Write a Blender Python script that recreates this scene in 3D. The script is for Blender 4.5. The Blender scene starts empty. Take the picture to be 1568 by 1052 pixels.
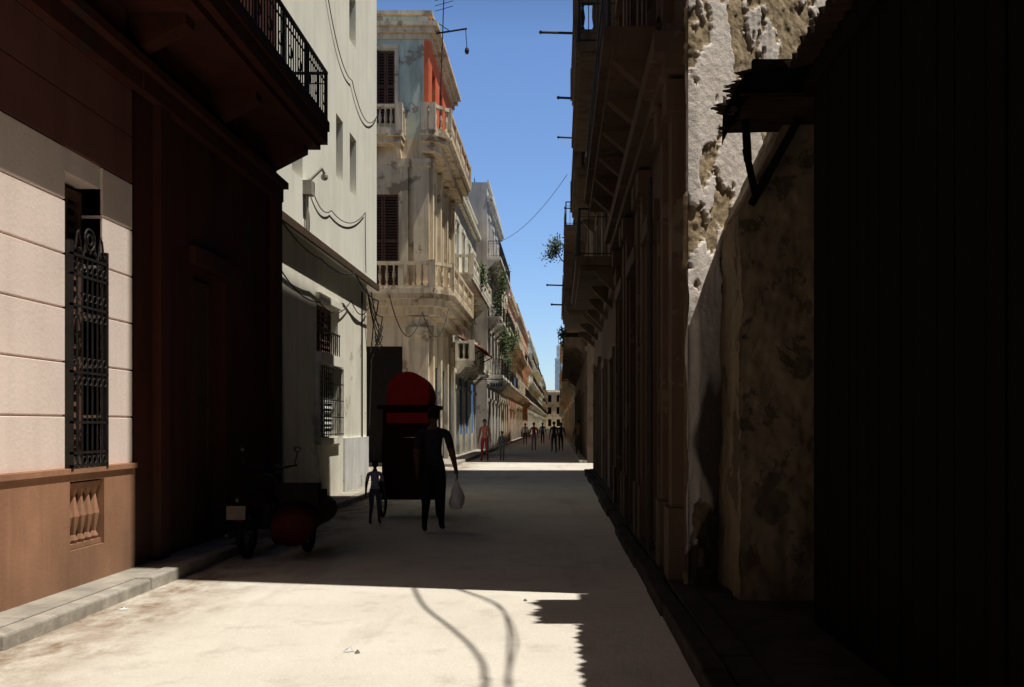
import bpy, bmesh, math, random
from mathutils import Vector, Matrix, noise
R=random.Random(7)
scene=bpy.context.scene
# ---------------------------------------------------------------- materials
def newmat(name):
    m=bpy.data.materials.new(name); m.use_nodes=True
    nt=m.node_tree; nt.nodes.clear()
    out=nt.nodes.new('ShaderNodeOutputMaterial'); b=nt.nodes.new('ShaderNodeBsdfPrincipled')
    nt.links.new(b.outputs[0],out.inputs[0])
    return m,nt,b
class NB:
    def __init__(s,nt): s.nt=nt; s.tc=nt.nodes.new('ShaderNodeTexCoord')
    def l(s,a,b): s.nt.links.new(a,b)
    def noise(s,scale,detail=4,rough=.6,stretch=None,dist=0,off=(0,0,0)):
        n=s.nt.nodes.new('ShaderNodeTexNoise'); n.inputs['Scale'].default_value=scale
        n.inputs['Detail'].default_value=detail; n.inputs['Roughness'].default_value=rough
        n.inputs['Distortion'].default_value=dist
        mp=s.nt.nodes.new('ShaderNodeMapping'); mp.inputs['Scale'].default_value=stretch or (1,1,1)
        mp.inputs['Location'].default_value=off
        s.l(s.tc.outputs['Object'],mp.inputs[0]); s.l(mp.outputs[0],n.inputs['Vector'])
        return n.outputs[0]
    def ramp(s,v,a,b,ca=0,cb=1):
        n=s.nt.nodes.new('ShaderNodeMapRange'); n.clamp=True
        n.inputs[1].default_value=a;n.inputs[2].default_value=b;n.inputs[3].default_value=ca;n.inputs[4].default_value=cb
        s.l(v,n.inputs[0]); return n.outputs[0]
    def mix(s,f,a,b,mode='MIX'):
        n=s.nt.nodes.new('ShaderNodeMix'); n.data_type='RGBA'; n.blend_type=mode
        for sock,val in((n.inputs[0],f),(n.inputs[6],a),(n.inputs[7],b)):
            if isinstance(val,(int,float)): sock.default_value=val
            elif isinstance(val,(tuple,list)): sock.default_value=(*val[:3],1)
            else: s.l(val,sock)
        return n.outputs[2]
    def math(s,op,a,b=0):
        n=s.nt.nodes.new('ShaderNodeMath'); n.operation=op
        for i,v in enumerate((a,b)):
            if isinstance(v,(int,float)): n.inputs[i].default_value=v
            else: s.l(v,n.inputs[i])
        return n.outputs[0]
    def bump(s,h,b,strength=.5,dist=.02):
        n=s.nt.nodes.new('ShaderNodeBump'); n.inputs['Strength'].default_value=strength; n.inputs['Distance'].default_value=dist
        s.l(h,n.inputs['Height']); s.l(n.outputs[0],b.inputs['Normal'])
def plaster(name,base,under=(.25,.2,.15),peel=.3,streak=.5,rough=.9,bump=.5,off=0.,grime_shade=.55,psc=1.1,av=.78):
    m,nt,b=newmat(name); q=NB(nt); o=(off,off*1.3,off*.7)
    alt=tuple(c*av for c in base)
    n0=q.noise(.9,6,.62,off=o)
    c=q.mix(q.ramp(n0,.35,.65),base,alt)
    st=q.ramp(q.noise(1.6,4,.65,(2.2,2.2,.2),off=o),.47,.7,0,streak)
    c=q.mix(st,c,tuple(x*.38 for x in (base[0],base[1]*.93,base[2]*.85)))
    h=q.math('MULTIPLY',q.noise(24,5,.7),.6)
    if peel>0:
        pn=q.noise(psc,7,.66,dist=.25,off=(o[0]+9,o[1],o[2])); th=.64-peel*.15
        pm=q.ramp(pn,th,th+.02)
        c=q.mix(q.ramp(pn,th-.06,th,0,.25),c,tuple(x*.6 for x in base))
        c=q.mix(q.math('MULTIPLY',pm,.85),c,q.mix(n0,under,tuple(x*.6 for x in under)))
        h=q.math('SUBTRACT',h,q.math('MULTIPLY',pm,.8))
    sep=nt.nodes.new('ShaderNodeSeparateXYZ'); q.l(q.tc.outputs['Object'],sep.inputs[0])
    gz=q.math('ADD',sep.outputs[2],q.math('MULTIPLY',n0,-1.6))
    c=q.mix(q.ramp(gz,-.8,.5,grime_shade,0),c,(.1,.08,.06))
    q.l(c,b.inputs['Base Color']); b.inputs['Roughness'].default_value=rough; b.inputs['Specular IOR Level'].default_value=.1
    q.bump(h,b,bump,.02); return m
def simple(name,col,rough=.7,metal=0,var=.35,scale=8,bump=.2,spec=.3):
    m,nt,b=newmat(name); q=NB(nt)
    c=q.mix(q.ramp(q.noise(scale,4,.65),.35,.65),col,tuple(x*(1-var) for x in col))
    q.l(c,b.inputs['Base Color']); b.inputs['Roughness'].default_value=rough; b.inputs['Metallic'].default_value=metal
    b.inputs['Specular IOR Level'].default_value=spec
    if bump: q.bump(q.noise(scale*5,2,.6),b,bump,.01)
    return m
def roadmat():
    m,nt,b=newmat('worn_asphalt'); q=NB(nt)
    c=q.mix(q.ramp(q.noise(.45,6,.62),.35,.68),(.74,.69,.61),(.60,.55,.48))
    c=q.mix(q.ramp(q.noise(2.2,6,.7),.53,.75,0,.5),c,(.33,.29,.24))
    c=q.mix(q.ramp(q.noise(55,3,.8),.3,.72,0,.4),c,(.40,.36,.31))
    c=q.mix(q.ramp(q.noise(14,5,.75,off=(3,3,3)),.60,.68,0,.5),c,(.78,.73,.66))
    c=q.mix(q.ramp(q.noise(1.3,5,.6,(1,.18,1),off=(7,2,0)),.56,.70,0,.4),c,(.28,.245,.2))
    sep=nt.nodes.new('ShaderNodeSeparateXYZ'); q.l(q.tc.outputs['Object'],sep.inputs[0])
    gx=q.math('ADD',sep.outputs[0],q.math('MULTIPLY',q.noise(1.1,5,.7),2.2))
    dirt=q.ramp(gx,-2.6,-1.7,1,0)
    c=q.mix(q.math('MULTIPLY',dirt,q.ramp(q.noise(3,6,.7,(1,.5,1)),.38,.60,.1,1.)),c,(.26,.19,.13))
    q.l(c,b.inputs['Base Color']); b.inputs['Roughness'].default_value=.92; b.inputs['Specular IOR Level'].default_value=.1
    h=q.math('ADD',q.noise(70,3,.7),q.math('MULTIPLY',q.noise(6,5,.7),2))
    q.bump(h,b,.55,.012); return m
def peelmat():
    m,nt,b=newmat('peeling_plaster'); q=NB(nt)
    at=nt.nodes.new('ShaderNodeAttribute'); at.attribute_name='peel'
    at2=nt.nodes.new('ShaderNodeAttribute'); at2.attribute_name='grime_shade'
    c1=q.mix(q.ramp(q.noise(3,6,.7),.35,.65),(.92,.84,.78),(.78,.69,.61))
    c1=q.mix(q.ramp(q.noise(1.3,5,.6,(2,2,.3)),.54,.7,0,.45),c1,(.45,.38,.31))
    c2=q.mix(q.ramp(q.noise(8,6,.75),.38,.62),(.58,.45,.29),(.26,.20,.13))
    c=q.mix(q.ramp(at.outputs['Fac'],.4,.6),c2,c1)
    c=q.mix(at2.outputs['Fac'],c,(.07,.055,.04))  # darkens for patchy grime and for painted-in buttress shade
    q.l(c,b.inputs['Base Color']); b.inputs['Roughness'].default_value=.95; b.inputs['Specular IOR Level'].default_value=.1
    q.bump(q.noise(45,6,.75),b,.7,.02); return m
M={}
M['pink']=plaster('pink_plaster',(.95,.79,.71),peel=0,streak=.12,bump=.35,grime_shade=.1,av=.88)
M['terra']=plaster('terracotta_paint',(.46,.24,.145),peel=0,streak=.35,bump=.35,off=3,grime_shade=.4)
M['upper_shade']=plaster('red_brown_shade_tone',(.20,.085,.07),peel=0,streak=.3,bump=.3,off=4,grime_shade=0)  # dark red-brown puts the balcony's shade into the upper pink courses
M['cream']=plaster('cream_plaster',(.97,.95,.84),under=(.62,.55,.42),peel=.0,streak=.16,bump=.4,off=5,av=.9)
M['cream2']=plaster('cream_lower_plaster',(.96,.92,.78),under=(.72,.63,.46),peel=.15,streak=.22,off=8,grime_shade=.3,av=.88)
M['greyg']=plaster('grey_green_plaster',(.58,.65,.56),under=(.38,.30,.22),peel=.4,streak=.85,off=11)
M['ochre']=plaster('ochre_plaster',(.78,.66,.48),under=(.36,.28,.2),peel=.35,streak=.8,off=14,psc=.8)
M['redw']=plaster('red_plaster',(.80,.17,.07),under=(.6,.35,.25),peel=.1,streak=.4,off=17)
M['dark']=simple('dark_interior',(.02,.017,.015),.9,bump=0,spec=.05)
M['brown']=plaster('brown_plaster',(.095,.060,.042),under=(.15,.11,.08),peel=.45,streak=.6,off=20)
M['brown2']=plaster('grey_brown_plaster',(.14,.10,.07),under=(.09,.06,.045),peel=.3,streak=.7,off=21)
M['maroon']=plaster('maroon_shade_tone',(.085,.028,.02),under=(.06,.04,.03),peel=.2,streak=.5,off=22)  # dark tone carries wall shade past YE; balcony and mouldings share it
M['stone']=plaster('balcony_stone',(.76,.64,.47),under=(.36,.26,.17),peel=.35,streak=.8,off=25)
M['iron']=simple('wrought_iron',(.035,.03,.028),.6,.4)
M['rust']=simple('rusty_sheet',(.02,.011,.008),.9,.1,.5,5,spec=.05)
M['rust2']=simple('red_rust_sheet',(.22,.07,.04),.85,.1,.5,5)
M['black']=simple('near_black_timber',(.006,.005,.005),.95,0,.4,6,spec=.01)  # even near-black timber tone
M['wood']=simple('old_wood',(.10,.06,.035),.8)
M['shg']=simple('green_shutter_paint',(.10,.20,.15),.7)
M['shb']=simple('blue_paint',(.12,.28,.58),.7)
M['shr']=simple('brown_shutter_paint',(.12,.06,.04),.75)
M['dgreen']=simple('dark_green_door_paint',(.045,.13,.09),.8)
M['cable']=simple('cable_rubber',(.03,.028,.025),.7)
M['conc']=simple('kerb_concrete',(.46,.42,.36),.9,0,.4,4,.5)
M['side']=simple('pavement_concrete',(.42,.38,.32),.92,0,.4,2.5,.5)
M['grimy']=simple('grimy_pavement',(.05,.042,.036),.92,0,.5,2.5,.5,spec=.05)  # dark copy of the pavement, shade on the right side put into its colour
M['road']=roadmat(); M['peel']=peelmat()
M['ground']=simple('dusty_ground',(.33,.28,.22),.95,0,.3,.5)
M['leaf']=simple('foliage',(.08,.12,.04),.7,0,.6,3,0)
M['redp']=simple('red_vehicle_paint',(.50,.03,.02),.8,0,.25,6,.05,.1)
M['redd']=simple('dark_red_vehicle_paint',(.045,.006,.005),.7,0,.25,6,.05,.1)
M['rubber']=simple('rubber',(.012,.012,.012),.9,spec=.05)
M['chrome']=simple('dull_chrome',(.12,.12,.12),.5,.9,.3)
M['white']=simple('white_cloth',(.75,.75,.72),.85)
M['plate']=simple('plate_enamel',(.18,.15,.12),.7)
walls=[]
for i,c in enumerate([(.93,.88,.75),(.62,.56,.50),(.94,.91,.83),(.90,.54,.40),(.91,.79,.57),(.88,.40,.20),(.52,.66,.78),(.91,.85,.67),(.62,.66,.48)]):
    walls.append(plaster('street_plaster_%s'%'abcdefghi'[i],c,under=tuple(x*.6 for x in c),peel=.3,streak=.6,off=30+3*i,psc=.7+.1*(i%4),av=.85))
# ---------------------------------------------------------------- mesh builder
def root(name,loc=(0,0,0)):
    e=bpy.data.objects.new(name,None); e.empty_display_size=.3; scene.collection.objects.link(e); e.location=loc; return e
LF=lambda xw:(lambda u,v,z:(xw+v,u,z))
RF=lambda xw:(lambda u,v,z:(xw-v,u,z))
FF=lambda yw:(lambda u,v,z:(u,yw-v,z))
ID=lambda u,v,z:(u,v,z)
class MB:
    def __init__(s): s.v=[];s.f=[]
    def box(s,u0,u1,v0,v1,z0,z1,fr=ID):
        i=len(s.v)
        for z in(z0,z1):
            for (u,v) in((u0,v0),(u1,v0),(u1,v1),(u0,v1)): s.v.append(fr(u,v,z))
        s.f+=[(i,i+1,i+2,i+3),(i+4,i+5,i+6,i+7),(i,i+1,i+5,i+4),(i+1,i+2,i+6,i+5),(i+2,i+3,i+7,i+6),(i+3,i,i+4,i+7)]
    def quad(s,*p):
        i=len(s.v); s.v+=[tuple(x) for x in p]; s.f.append(tuple(range(i,i+len(p))))
    def prism(s,poly,z0,z1):
        n=len(poly);i=len(s.v)
        s.v+=[(x,y,z0) for x,y in poly]+[(x,y,z1) for x,y in poly]
        s.f.append(tuple(range(i,i+n))); s.f.append(tuple(range(i+n,i+2*n)))
        for k in range(n): s.f.append((i+k,i+(k+1)%n,i+n+(k+1)%n,i+n+k))
    def hull(s,a,b):
        n=len(a);i=len(s.v); s.v+=[tuple(p) for p in a]+[tuple(p) for p in b]
        s.f.append(tuple(range(i,i+n))); s.f.append(tuple(range(i+n,i+2*n)))
        for k in range(n): s.f.append((i+k,i+(k+1)%n,i+n+(k+1)%n,i+n+k))
    def beam(s,p,q,w,h):
        p=Vector(p);q=Vector(q);d=(q-p).normalized()
        up=Vector((0,0,1)) if abs(d.z)<.95 else Vector((0,1,0))
        a=d.cross(up).normalized()*w/2; b=a.cross(d).normalized()*h/2
        s.hull([p+a+b,p-a+b,p-a-b,p+a-b],[q+a+b,q-a+b,q-a-b,q+a-b])
    def tube(s,pts,r,n=6,closed=False):
        pts=[Vector(p) for p in pts]; m=len(pts); rr=r if isinstance(r,(list,tuple)) else [r]*m
        i0=len(s.v); a=None
        for k,p in enumerate(pts):
            d=(pts[(k+1)%m]-pts[k-1]) if closed else (pts[min(k+1,m-1)]-pts[max(k-1,0)])
            d.normalize()
            if a is None:
                a=d.cross(Vector((0,0,1)) if abs(d.z)<.9 else Vector((0,1,0)))
            a=(a-d*a.dot(d)).normalized(); b=d.cross(a)
            for j in range(n):
                t=2*math.pi*j/n; s.v.append(tuple(p+(a*math.cos(t)+b*math.sin(t))*rr[k]))
        for k in range(m if closed else m-1):
            for j in range(n):
                A=i0+k*n;B=i0+((k+1)%m)*n
                s.f.append((A+j,A+(j+1)%n,B+(j+1)%n,B+j))
        if not closed:
            s.f.append(tuple(i0+j for j in range(n))); s.f.append(tuple(i0+(m-1)*n+j for j in range(n)))
    def ring(s,c,axis,R_,r,n=24,k=6):
        c=Vector(c);ax=Vector(axis).normalized();a=ax.orthogonal().normalized();b=ax.cross(a)
        s.tube([c+(a*math.cos(2*math.pi*i/n)+b*math.sin(2*math.pi*i/n))*R_ for i in range(n)],r,k,True)
    def lathe(s,x,y,prof,n=8):
        i=len(s.v);m=len(prof)
        for r,z in prof:
            for j in range(n): t=2*math.pi*j/n; s.v.append((x+r*math.cos(t),y+r*math.sin(t),z))
        for k in range(m-1):
            for j in range(n): s.f.append((i+k*n+j,i+k*n+(j+1)%n,i+(k+1)*n+(j+1)%n,i+(k+1)*n+j))
    def ball(s,c,r,n=10,sc=(1,1,1)):
        i=len(s.v);m=n//2
        for k in range(m+1):
            ph=math.pi*k/m
            for j in range(n):
                t=2*math.pi*j/n; s.v.append((c[0]+r*sc[0]*math.sin(ph)*math.cos(t),c[1]+r*sc[1]*math.sin(ph)*math.sin(t),c[2]+r*sc[2]*math.cos(ph)))
        for k in range(m):
            for j in range(n): s.f.append((i+k*n+j,i+k*n+(j+1)%n,i+(k+1)*n+(j+1)%n,i+(k+1)*n+j))
    def wall(s,fr,u0,u1,z0,z1,ops,depth=.3):
        us=sorted({u0,u1,*[o[0] for o in ops],*[o[1] for o in ops]}); zs=sorted({z0,z1,*[o[2] for o in ops],*[o[3] for o in ops]})
        us=[u for u in us if u0<=u<=u1]; zs=[z for z in zs if z0<=z<=z1]
        for a,b in zip(us,us[1:]):
            for c,d in zip(zs,zs[1:]):
                mu,mz=(a+b)/2,(c+d)/2
                if any(o[0]<mu<o[1] and o[2]<mz<o[3] for o in ops): continue
                s.quad(fr(a,0,c),fr(b,0,c),fr(b,0,d),fr(a,0,d))
        for o in ops:
            a,b,c,d=o[:4]
            if a<u0-.01 or b>u1+.01: continue
            s.quad(fr(a,0,c),fr(a,0,d),fr(a,-depth,d),fr(a,-depth,c)); s.quad(fr(b,0,c),fr(b,0,d),fr(b,-depth,d),fr(b,-depth,c))
            s.quad(fr(a,0,d),fr(b,0,d),fr(b,-depth,d),fr(a,-depth,d)); s.quad(fr(a,0,c),fr(b,0,c),fr(b,-depth,c),fr(a,-depth,c))
    def obj(s,name,mat,parent=None,smooth=False,bevel=0,normals=True):
        me=bpy.data.meshes.new(name); me.from_pydata(s.v,[],s.f); me.update()
        if normals:
            bm=bmesh.new(); bm.from_mesh(me); bmesh.ops.recalc_face_normals(bm,faces=bm.faces); bm.to_mesh(me); bm.free()
        me.materials.append(mat)
        if smooth:
            for p in me.polygons: p.use_smooth=True
        o=bpy.data.objects.new(name,me); scene.collection.objects.link(o)
        if parent: o.parent=parent
        if bevel:
            b=o.modifiers.new('b','BEVEL'); b.width=bevel; b.segments=2; b.limit_method='ANGLE'
        return o
BP=[(.04,0),(.055,.04),(.03,.1),(.05,.22),(.065,.32),(.045,.45),(.028,.56),(.045,.62),(.05,.66)]
def balustrade(mb,path,z,h=.95,step=.24,n=7):
    k=(h-.22)/.66
    for p,q in zip(path,path[1:]):
        p=Vector((*p,0));q=Vector((*q,0));L=(q-p).length;d=(q-p)/L
        mb.beam((p.x,p.y,z+.05),(q.x,q.y,z+.05),.16,.1); mb.beam((p.x,p.y,z+h-.06),(q.x,q.y,z+h-.06),.2,.12)
        c=max(2,int(L/step))
        for i in range(c):
            t=p+d*(L*(i+.5)/c)
            if i%8!=7: mb.lathe(t.x,t.y,[(r,z+.1+zz*k) for r,zz in BP],n)
            else: mb.box(t.x-.09,t.x+.09,t.y-.09,t.y+.09,z,z+h)
    for p in path: mb.box(p[0]-.12,p[0]+.12,p[1]-.12,p[1]+.12,z-.002,z+h+.05)
def ironrail(mb,path,z,h=.9,step=.13,r=.009,belly=0):
    for p,q in zip(path,path[1:]):
        p=Vector((*p,0));q=Vector((*q,0));L=(q-p).length;d=(q-p)/L
        for zz,w in((z+.06,.03),(z+h,.05),(z+h-.16,.02)): mb.beam((p.x,p.y,zz),(q.x,q.y,zz),w,w*.7)
        c=int(L/step)
        for i in range(c+1):
            t=p+d*(L*i/c); rr=r*(2.2 if i%10==0 else 1)
            mb.beam((t.x,t.y,z),(t.x,t.y,z+h),rr*2,rr*2)
def louvre(mb,fr,u0,u1,z0,z1,v,slats=True):
    w=(u1-u0)/2
    for k in range(2):
        a=u0+k*w+.01;b=a+w-.02
        mb.box(a,a+.07,v-.04,v,z0,z1,fr); mb.box(b-.07,b,v-.04,v,z0,z1,fr)
        for zz in(z0,(z0+z1)/2,z1-.09): mb.box(a+.07,b-.07,v-.038,v-.002,zz,zz+.09,fr)
        if slats:
            n=int((z1-z0)/.11)
            for i in range(n):
                zz=z0+(i+.5)*(z1-z0)/n
                mb.quad(fr(a+.07,v-.035,zz+.04),fr(b-.07,v-.035,zz+.04),fr(b-.07,v-.005,zz-.03),fr(a+.07,v-.005,zz-.03))
        else: mb.box(a+.07,b-.07,v-.03,v-.012,z0,z1,fr)
def building(name,side,y0,y1,xw,H,nst,wall,trim,shut,bx=.9,seed=0,rail='iron',slats=True,gap=2.7,depth=12,zb=0,zg=4.6,door=None,tops=True):
    r=random.Random(seed); fr=(LF if side=='L' else RF)(xw); e=root(name)
    W=MB();T=MB();S=MB();D=MB();B=MB();I=MB();DD=MB()
    sh=(H-zg-.9)/(nst-1); n=max(1,int((y1-y0-.8)/gap)); w=(y1-y0)/n; ops=[]
    for k in range(n):
        c=y0+w*(k+.5)
        dw=.65 if k%2 else .8
        ops.append((c-dw,c+dw,.13,3.0+.3*(seed%2)))
        for s in range(1,nst):
            zb_=zg+sh*(s-1)+.12; ops.append((c-.5,c+.5,zb_,zb_+min(2.7,sh*.66)))
    D.box(y0+.1,y1-.1,-depth,-.3,0,H-.5,fr)
    W.wall(fr,y0+.25,y1-.25,0,H,ops)
    for a,b in((y0,y0+.25),(y1-.25,y1)): W.box(a,b,-depth,0,0,H,fr)
    W.box(y0+.25,y1-.25,-.32,-.301,H-.5,H,fr)
    T.box(y0-.05,y1+.05,.003,.32,H-.95,H-.8,fr); T.box(y0-.02,y1+.02,.003,.18,H-1.12,H-.953,fr); T.box(y0,y1,.003,.12,H,H+.12,fr)
    T.box(y0,y1,.003,.1,zg-.55,zg-.35,fr)
    for o in ops:
        a,b,c,d=o; t=.13
        T.box(a-t,a-.002,.002,.06,c,d+.0,fr); T.box(b+.002,b+t,.002,.06,c,d,fr); T.box(a-t-.05,b+t+.05,.002,.10,d+.002,d+.2,fr)
        if c<1:
            if r.random()<.75: louvre(DD,fr,a,b,c,d,-.16,False)
        elif r.random()<.8: louvre(S,fr,a,b,c,d,-.12,slats)
    for s in range(1,nst):
        z=zg+sh*(s-1)
        if r.random()<.5 or n<3: spans=[(y0+.3,y1-.3)]
        else: spans=[(y0+w*(k+.5)-.9,y0+w*(k+.5)+.9) for k in range(n)]
        bb=bx*(1 if s==1 else r.choice([.75,.9,1]))
        for a,b in spans:
            B.box(a,b,.003,bb,z-.14,z+.04,fr); B.box(a+.05,b-.05,.003,bb-.08,z-.24,z-.142,fr)
            m=max(2,int((b-a)/2.2)+1)
            for i in range(m):
                u=a+.12+(b-a-.24)*i/(m-1); g=[fr(u-.07,.004,z-.75),fr(u-.07,.004,z-.242),fr(u-.07,bb*.55,z-.242),fr(u-.07,bb*.5,z-.33)]; h=[fr(u+.07,.004,z-.75),fr(u+.07,.004,z-.242),fr(u+.07,bb*.55,z-.242),fr(u+.07,bb*.5,z-.33)]
                B.hull(g,h)
            path=[fr(a+.06,.05,0)[:2],fr(a+.06,bb-.07,0)[:2],fr(b-.06,bb-.07,0)[:2],fr(b-.06,.05,0)[:2]]
            if rail=='stone' and slats: balustrade(B,path,z+.045,step=.26,n=6)
            else: ironrail(I,path,z+.04,.95,.16 if slats else .3)
    if tops:
        for _ in range(r.randint(1,3)):
            u=r.uniform(y0+1,y1-2.5); v=-r.uniform(2,6); W.box(u,u+1.6,v-1.8,v,H-.499,H+r.uniform(.6,1.6),fr)
        for _ in range(r.randint(1,3)):
            u=r.uniform(y0+.5,y1-.5); v=-r.uniform(.6,3); hh=r.uniform(1.2,2.6)
            I.tube([fr(u,v,H-.5),fr(u,v,H+hh)],.022,5)
            for j in range(4): I.tube([fr(u-.35,v,H+hh-.15*j),fr(u+.35,v,H+hh-.15*j)],.012,4)
    for mb,nm,mt in((W,'walls',wall),(T,'cornice_and_surrounds',trim),(S,'shutters',shut),(DD,'doors',door or shut),(D,'dark_rooms',M['dark']),(B,'balconies',trim),(I,'railings',M['iron'])):
        if mb.v: mb.obj(name+'_'+nm,mt,e)
    return e
# ---------------------------------------------------------------- ground, road, pavements
g=MB(); g.quad((-900,-300,0),(900,-300,0),(900,1500,0),(-900,1500,0)); g.obj('ground',M['ground'])
g=MB(); g.quad((-5.2,-60,.004),(1.4,-60,.004),(1.4,344,.004),(-5.2,344,.004)); g.obj('road',M['road'])
g=MB(); g.quad((1.4,33.7,.004),(60,33.7,.004),(60,41,.004),(1.4,41,.004)); g.quad((-60,26,.004),(-5.2,26,.004),(-5.2,37.6,.004),(-60,37.6,.004)); g.obj('cross_street',M['road'])
def pavement(name,xa,xb,kx,y0,y1,sgn,ms='side',mk='conc'):
    e=root(name); P=MB();K=MB(); rr=random.Random(int(y0*10)+5); y=y0
    while y<y1:
        L=min(rr.uniform(.9,1.5),y1-y); j=rr.uniform(-.02,.02); h=.12+rr.uniform(-.015,.01)
        K.box(min(kx,kx-sgn*.17)+j,max(kx,kx-sgn*.17)+j,y,y+L-.012,-.02,h); y+=L
    a,b=sorted((xa,kx-sgn*.19)); y=y0
    while y<y1:
        L=min(rr.uniform(1.2,2.2),y1-y); P.box(a,b,y,y+L-.008,-.02,.112+rr.uniform(-.006,.006)); y+=L
    P.obj(name+'_slabs',M[ms],e,bevel=.008); K.obj(name+'_kerbstones',M[mk],e,bevel=.02)
pavement('pavement',-4.6,0,-3.92,-12,12.4,1)
pavement('pavement',-5.1,0,-4.15,12.42,25.6,1)
pavement('pavement',-5.1,0,-3.95,37.4,120,1)
pavement('pavement',-5.1,0,-3.95,120.1,342,1)
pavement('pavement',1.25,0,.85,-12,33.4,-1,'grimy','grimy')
pavement('pavement',1.25,0,.85,41.2,342,-1)
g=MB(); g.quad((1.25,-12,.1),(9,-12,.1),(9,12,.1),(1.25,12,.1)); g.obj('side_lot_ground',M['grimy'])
# ---------------------------------------------------------------- left pink house
e=root('pink_house'); fr=LF(-4.45); YE=10.4
W=MB();D=MB();T=MB();G=MB();C=MB();W2=MB()
wy0,wy1=8.98,9.72
ops=[(wy0,wy1,1.17,3.9),(4.2,5.3,1.17,3.9),(-1,.2,.13,3.6)]
zs=[1.19+.487*i for i in range(10)]
def courses(mb,z0,z1,v):
    cuts=sorted([(o[0],o[1]) for o in ops if o[2]<(z0+z1)/2<o[3]]); u=-12
    for a,b in cuts+[(YE,99)]:
        mb.box(u,a,-.3,v,z0,z1,fr); u=b
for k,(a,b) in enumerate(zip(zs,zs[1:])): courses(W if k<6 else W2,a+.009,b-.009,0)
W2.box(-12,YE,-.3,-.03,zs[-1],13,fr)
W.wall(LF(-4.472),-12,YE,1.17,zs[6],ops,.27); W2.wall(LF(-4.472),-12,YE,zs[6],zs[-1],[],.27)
W.obj('pink_house_walls',M['pink'],e,bevel=.006); W2.obj('pink_house_upper_wall',M['upper_shade'],e)
ops2=[(wy0+.03,wy1-.03,.45,1.08),(-1,.2,.13,3.6)]
DW=MB(); DW.wall(LF(-4.42),-12,YE,.1,1.15,ops2,.25); DW.box(-12,YE,-.02,.055,1.15,1.2,fr)
for i in range(5):
    y=wy0+.1+i*.135; DW.lathe(-4.5,y,[(r*.95,.5+zz*.78) for r,zz in BP],8)
DW.box(wy0,wy1,-.14,.0,.455,.5,fr);DW.box(wy0,wy1,-.14,.0,1.01,1.06,fr); DW.box(wy0,wy1,-.14,-.02,.74,.775,fr)
DW.obj('pink_house_dado',M['terra'],e)
C.box(-12,YE,-8,-.28,0,13,fr); C.obj('pink_house_core',M['dark'],e)
S=MB(); louvre(S,fr,wy0,wy1,1.2,3.85,-.2); louvre(S,fr,4.2,5.3,1.2,3.85,-.2); S.obj('pink_house_shutters',M['shr'],e)
for (a,b) in((wy0,wy1),(4.2,5.3)):
    n=max(7,int((b-a)/.1))
    for i in range(n+1):
        y=a+.02+(b-a-.04)*i/n; G.tube([(-4.40,y,1.2),(-4.40,y,3.15)],.009,5)
        if i<n:
            ym=y+(b-a-.04)/n/2
            for zz in(1.27,2.0,2.18,2.6,2.78,3.05): G.ring((-4.40,ym,zz),(1,0,0),.036,.006,12,4)
            G.ball((-4.40,ym,3.21),.022,6)
    for zz in(1.22,1.34,1.62,2.08,2.69,2.97,3.15): G.box(a,b,.04,.06,zz-.012,zz+.012,fr)
    G.ring((-4.40,(a+b)/2,3.33),(1,0,0),.1,.012,16,5); G.ring((-4.40,(a+b)/2,3.33),(1,0,0),.05,.01,12,5)
    for sg in(-1,1):
        G.tube([(-4.40,(a+b)/2+sg*(.1+.03*t),3.27-.12*math.sin(t*1.1)) for t in [0,.5,1,1.5,2,2.5,3,4,5,6]],.01,5)
    for y in(a+.02,b-.02): G.box(y-.02,y+.02,-.0,.06,1.18,3.27,fr)
G.obj('pink_house_window_grille',M['iron'],e)
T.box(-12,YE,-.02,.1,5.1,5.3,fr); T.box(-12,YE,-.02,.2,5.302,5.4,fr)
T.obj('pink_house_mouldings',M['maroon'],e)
e=root('shade_toned_house'); W=MB(); mo=[(12.1,13.3,.13,3.5)]  # pink wall's shaded stretch, cast shade put into its dark colour
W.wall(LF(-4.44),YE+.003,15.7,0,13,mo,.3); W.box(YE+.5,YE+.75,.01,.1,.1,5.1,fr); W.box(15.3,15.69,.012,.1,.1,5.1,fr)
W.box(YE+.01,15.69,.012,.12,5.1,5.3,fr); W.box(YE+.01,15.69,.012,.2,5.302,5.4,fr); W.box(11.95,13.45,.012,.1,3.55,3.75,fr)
W.obj('shade_toned_house_walls',M['maroon'],e,normals=False)
C=MB(); C.box(YE+.01,15.65,-8,-.29,0,12.9,fr); C.obj('shade_toned_house_core',M['dark'],e)
S=MB(); louvre(S,fr,12.1,13.3,.14,3.45,-.2,False); S.obj('shade_toned_house_door',M['shr'],e)
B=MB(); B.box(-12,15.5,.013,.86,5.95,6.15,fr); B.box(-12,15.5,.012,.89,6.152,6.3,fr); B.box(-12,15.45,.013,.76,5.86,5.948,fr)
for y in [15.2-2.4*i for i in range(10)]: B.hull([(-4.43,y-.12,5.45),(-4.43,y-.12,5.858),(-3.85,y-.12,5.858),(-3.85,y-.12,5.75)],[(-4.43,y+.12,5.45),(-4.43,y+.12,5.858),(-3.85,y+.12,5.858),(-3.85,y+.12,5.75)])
B.obj('shade_toned_house_long_balcony',M['maroon'],e)
G=MB(); ironrail(G,[(-4.4,15.45),(-3.60,15.45),(-3.60,-12)],6.3,.75,.12,.008)
for i in range(40):
    y=15.3-.48*i; G.ring((-3.60,y,6.6),(1,0,0),.09,.008,10,4)
G.obj('shade_toned_house_balcony_railing',M['iron'],e)
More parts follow.
